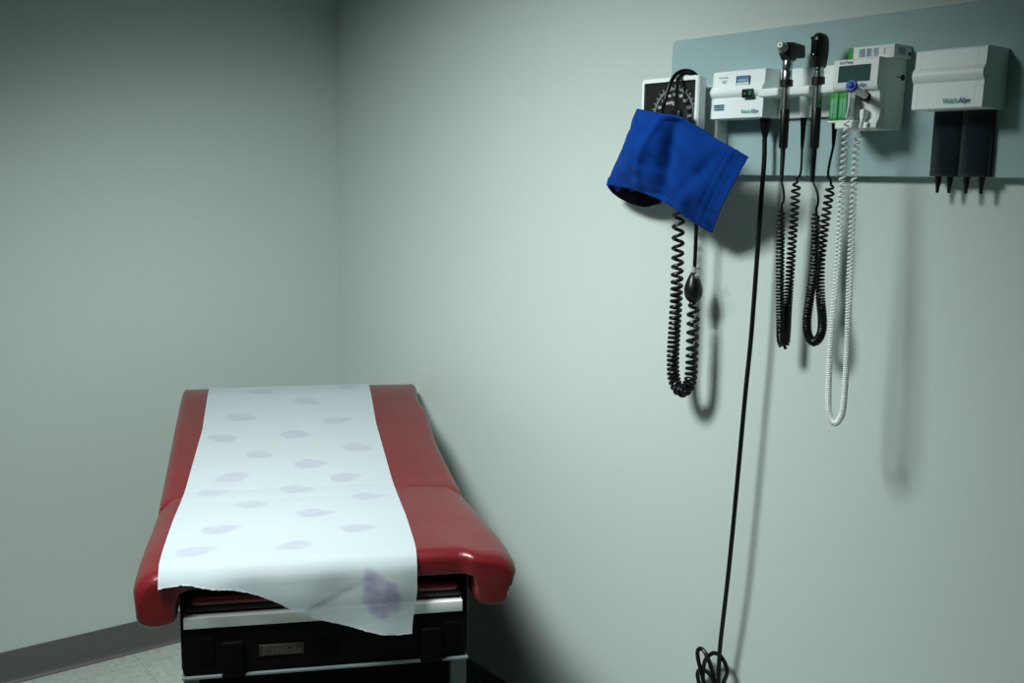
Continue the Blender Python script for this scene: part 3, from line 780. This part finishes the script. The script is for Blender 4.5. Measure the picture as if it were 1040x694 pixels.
pb = thing('thermometer_probe', 'white probe with a blue button end and long coiled white cord', 'thermometer probe', pw)
Lp = (tip-pw).length
bm = NB(); lathe(bm, [(.0040, .0055), (.0052, .008), (.0060, .022), (.0070, .034), (.0074, Lp-.012), (.0066, Lp-.008)], pw, pax, 20); obj('shaft', bm, WCORD, pb)
bm = NB(); lathe(bm, [(.0086, Lp-.0085), (.0098, Lp-.0065), (.0100, Lp-.001), (.0086, Lp+.001), (.0060, Lp+.0012), (.0056, Lp+.004), (.0040, Lp+.0055), (.0015, Lp+.006)], pw, pax, 24); obj('button', bm, KNOB, pb, 'blue end button')
ext = 1.0
dW = .135
p1 = catmull([tip+pax*-.006+V((0, .0, -.0085)), W(863.2, 96, .149), W(862.3, 106, .147), W(861.0, 113, .144), W(859.8, 117, .141)], 16)
pth = [(860.3, 117, .140), (859.8, 126, .138), (857, 160, dW), (854.4, 195, dW), (851, 258, dW), (848.8, 285, dW), (844.4, 335, dW), (841.8, 385, dW), (841.6, 412, dW), (843.4, 424, dW), (847.6, 430, dW), (852.6, 426, dW), (856.4, 414, dW), (859.6, 370, dW), (861.6, 320, dW), (862.5, 290, .133), (864, 258, .130), (867, 190, .124), (869.6, 150, .118), (873.0, 134, .112), (874.4, 129.5, .110)]
pc = coil([W(*p) for p in pth], .0043, lambda f: interp([(0, .0115), (.08, .0100), (.2, .0072), (.32, .0052), (.42, .0038), (.62, .0038), (.72, .0052), (.83, .0080), (.94, .0100), (1, .0110)], f), per=11, phase=0)
bm = NB(); tube(bm, p1+pc, .00165, 6); obj('coiled_cord', bm, WCORD, pb, 'white coiled cord')
bm = NB(); lathe(bm, [(.0022, 0), (.0030, .004), (.0034, .012), (.0030, .016)], W(874.6, 129.5, .110), (.1, 0, 1), 12); obj('cord_end', bm, WCORD, pb)

# probe cover boxes standing in the tray
def cover_box(y0, y1, m, mark, label, rows, zt=1.6795):
    o = thing('probe_cover_box', label, 'box', wl((y0+y1)/2, 1.6326, .075), 'probe cover boxes in the thermometer tray')
    bm = NB(); box(bm, (y0, 1.6328, .0425), (y1, zt, .1072), wl, .001); cb = obj('carton', bm, m, o)
    text('lettering', rows[0], .0068, y0+.0075, 1.6385, .1074, mark, o, bold=.0001, tilt=PI/2, squeeze=1.0)
    bm = NB(); q = random.Random(int(y0*1e4))
    for c_ in range(3):
        z = 1.638
        while z < 1.668:
            l = q.uniform(.0012, .0035); quad(bm, y0+.0098+c_*.0022, z, y0+.0108+c_*.0022, z+l, .1074); z += l+.0007
    obj('small_print', bm, mark, cb)
cover_box(2.0840, 2.1014, GREEN, TEALINK, 'green probe cover box at the tray left end', ('WelchAllyn',))
cover_box(2.1024, 2.1198, GREEN, TEALINK, 'green probe cover box between the other green box and the grey one', ('WelchAllyn',))
cover_box(2.1206, 2.1360, GREYCARD, DKPANEL, 'grey probe cover box behind the blue-ended probe', ('WelchAllyn',))

# box lying on top of the thermometer
bx = thing('supply_box', 'flat white carton with a green end and barcode lying on the thermometer', 'box', wl(2.13, 1.7368, .04))
bz0, bz1, bd = 1.7368, 1.7590, .070
bm = NB(); box(bm, (2.0995, bz0, .0205), (2.1815, bz1, bd), wl, .0006); obj('carton', bm, PAPERW, bx)
bm = NB(); box(bm, (2.0885, bz0, .0205), (2.0993, bz1-.0003, bd), wl, .0006); obj('carton_end', bm, GREEN, bx, 'green carton end')
bm = NB(); brn = random.Random(5); y = 2.1120
while y < 2.1500:
    w = brn.choice((.0006, .001, .0016)); 
    if not 2.1235 < y < 2.1255 and not 2.138 < y < 2.140: quad(bm, y, bz0+.0045, y+w, bz1-.0040, bd+.0002)
    y += w+brn.choice((.0006, .001))
for k in range(4): quad(bm, 2.1605, bz0+.006+k*.003, 2.1640, bz0+.0075+k*.003, bd+.0002)
obj('barcode', bm, BARINK, bx)
bm = NB()
for k in range(7):
    f = bm.faces.new([bm.verts.new(wl(2.1817, z, d_)) for d_, z in ((.058-k*.003, bz0+.006), (.0565-k*.003, bz0+.006), (.0565-k*.003, bz1-.005), (.058-k*.003, bz1-.005))])
bm.faces.new([bm.verts.new(wl(2.1817, z, d_)) for d_, z in ((.030, bz0+.005), (.022, bz0+.005), (.022, bz0+.011), (.030, bz0+.011))])
obj('side_print', bm, LBLUE, bx)

# ----------------------------------------------------- specula dispenser
ds = thing('mounted_specula_dispenser', 'white-capped dispenser with dark tubes and nozzles at the board right end', 'dispenser', wl(2.30, 1.537, .012))
y0, y1, zb, zt = 2.2330, 2.3560, 1.6455, 1.7400
bm = NB(); pr = wavy(zb, zt, 0, .087)
for a, b in ((y0, y0+.0088), (y0+.0092, y1-.0142), (y1-.0138, y1)): poly_extrude(bm, pr, a, b, lambda d_, z, y: wl(y, z, d_))
obj('cover', bm, WHITE, ds)
text('logo', 'Welch', .0122, 2.2890, 1.6535, .0890, LGREEN, ds, bold=.0001, squeeze=.80, label='green half of the logo')
text('logo', 'Allyn', .0122, 2.2890+.0274, 1.6535, .0890, LBLUE, ds, bold=.0001, squeeze=.80, label='navy half of the logo')
bm = NB()
sy0, sy1 = 2.2415, 2.3430; n = 60
def tube_front(y):
    f = (y-sy0)/(sy1-sy0)
    return .034+.006*abs(math.sin(2*PI*f))**.6
rg = [(sy0+(sy1-sy0)*k/n) for k in range(n+1)]
ring = [(y, tube_front(y)) for y in rg]+[(sy1, .0206), (sy0, .0206)]
loft(bm, [[wl(y, 1.5385, d_) for y, d_ in ring], [wl(y, 1.5400, d_+.001) for y, d_ in ring], [wl(y, 1.645, d_) for y, d_ in ring]])
obj('tube_block', bm, SMOKE, ds, 'smoked plastic tube block', sharp=50)
for yy, dd in ((2.2543, .0285), (2.2753, .028), (2.3060, .029), (2.3320, .0285)):
    bm = NB(); lathe(bm, [(.0018, -.0275), (.0024, -.0275), (.0036, -.016), (.0052, -.006), (.0054, -.001), (.0058, 0)], wl(yy, 1.5384, dd), (0, 0, 1), 14)
    obj('nozzle', bm, BLACK, ds)

# ------------------------------------------------------------------ lights
def area(name, loc, size, energy, col, target=None, spread=PI):
    l = bpy.data.lights.new(name, 'AREA'); l.shape = 'RECTANGLE'; l.size, l.size_y = size; l.energy = energy; l.color = col; l.spread = spread
    o = bpy.data.objects.new(name, l); C.objects.link(o); o.location = loc
    if target: o.rotation_euler = (V(target)-V(loc)).to_track_quat('-Z', 'Y').to_euler()
    return o
area('ceiling_lamp', (-1.427, -1.591, 2.46), (.60, .60), 41, (.93, 1.0, .985), (-1.427+.502, -1.591+.214, 1.46), math.radians(108))
w = bpy.data.worlds.new('world'); bpy.context.scene.world = w; w.use_nodes = True
bg = w.node_tree.nodes['Background']; bg.inputs[0].default_value = (.34, .80, .62, 1); bg.inputs[1].default_value = .03

sc = bpy.context.scene
sc.view_settings.view_transform = 'Standard'; sc.view_settings.look = 'None'
sc.view_settings.gamma = 1; sc.view_settings.use_curve_mapping = False
sc.view_settings.exposure = 0
sc.cycles.use_denoising = True
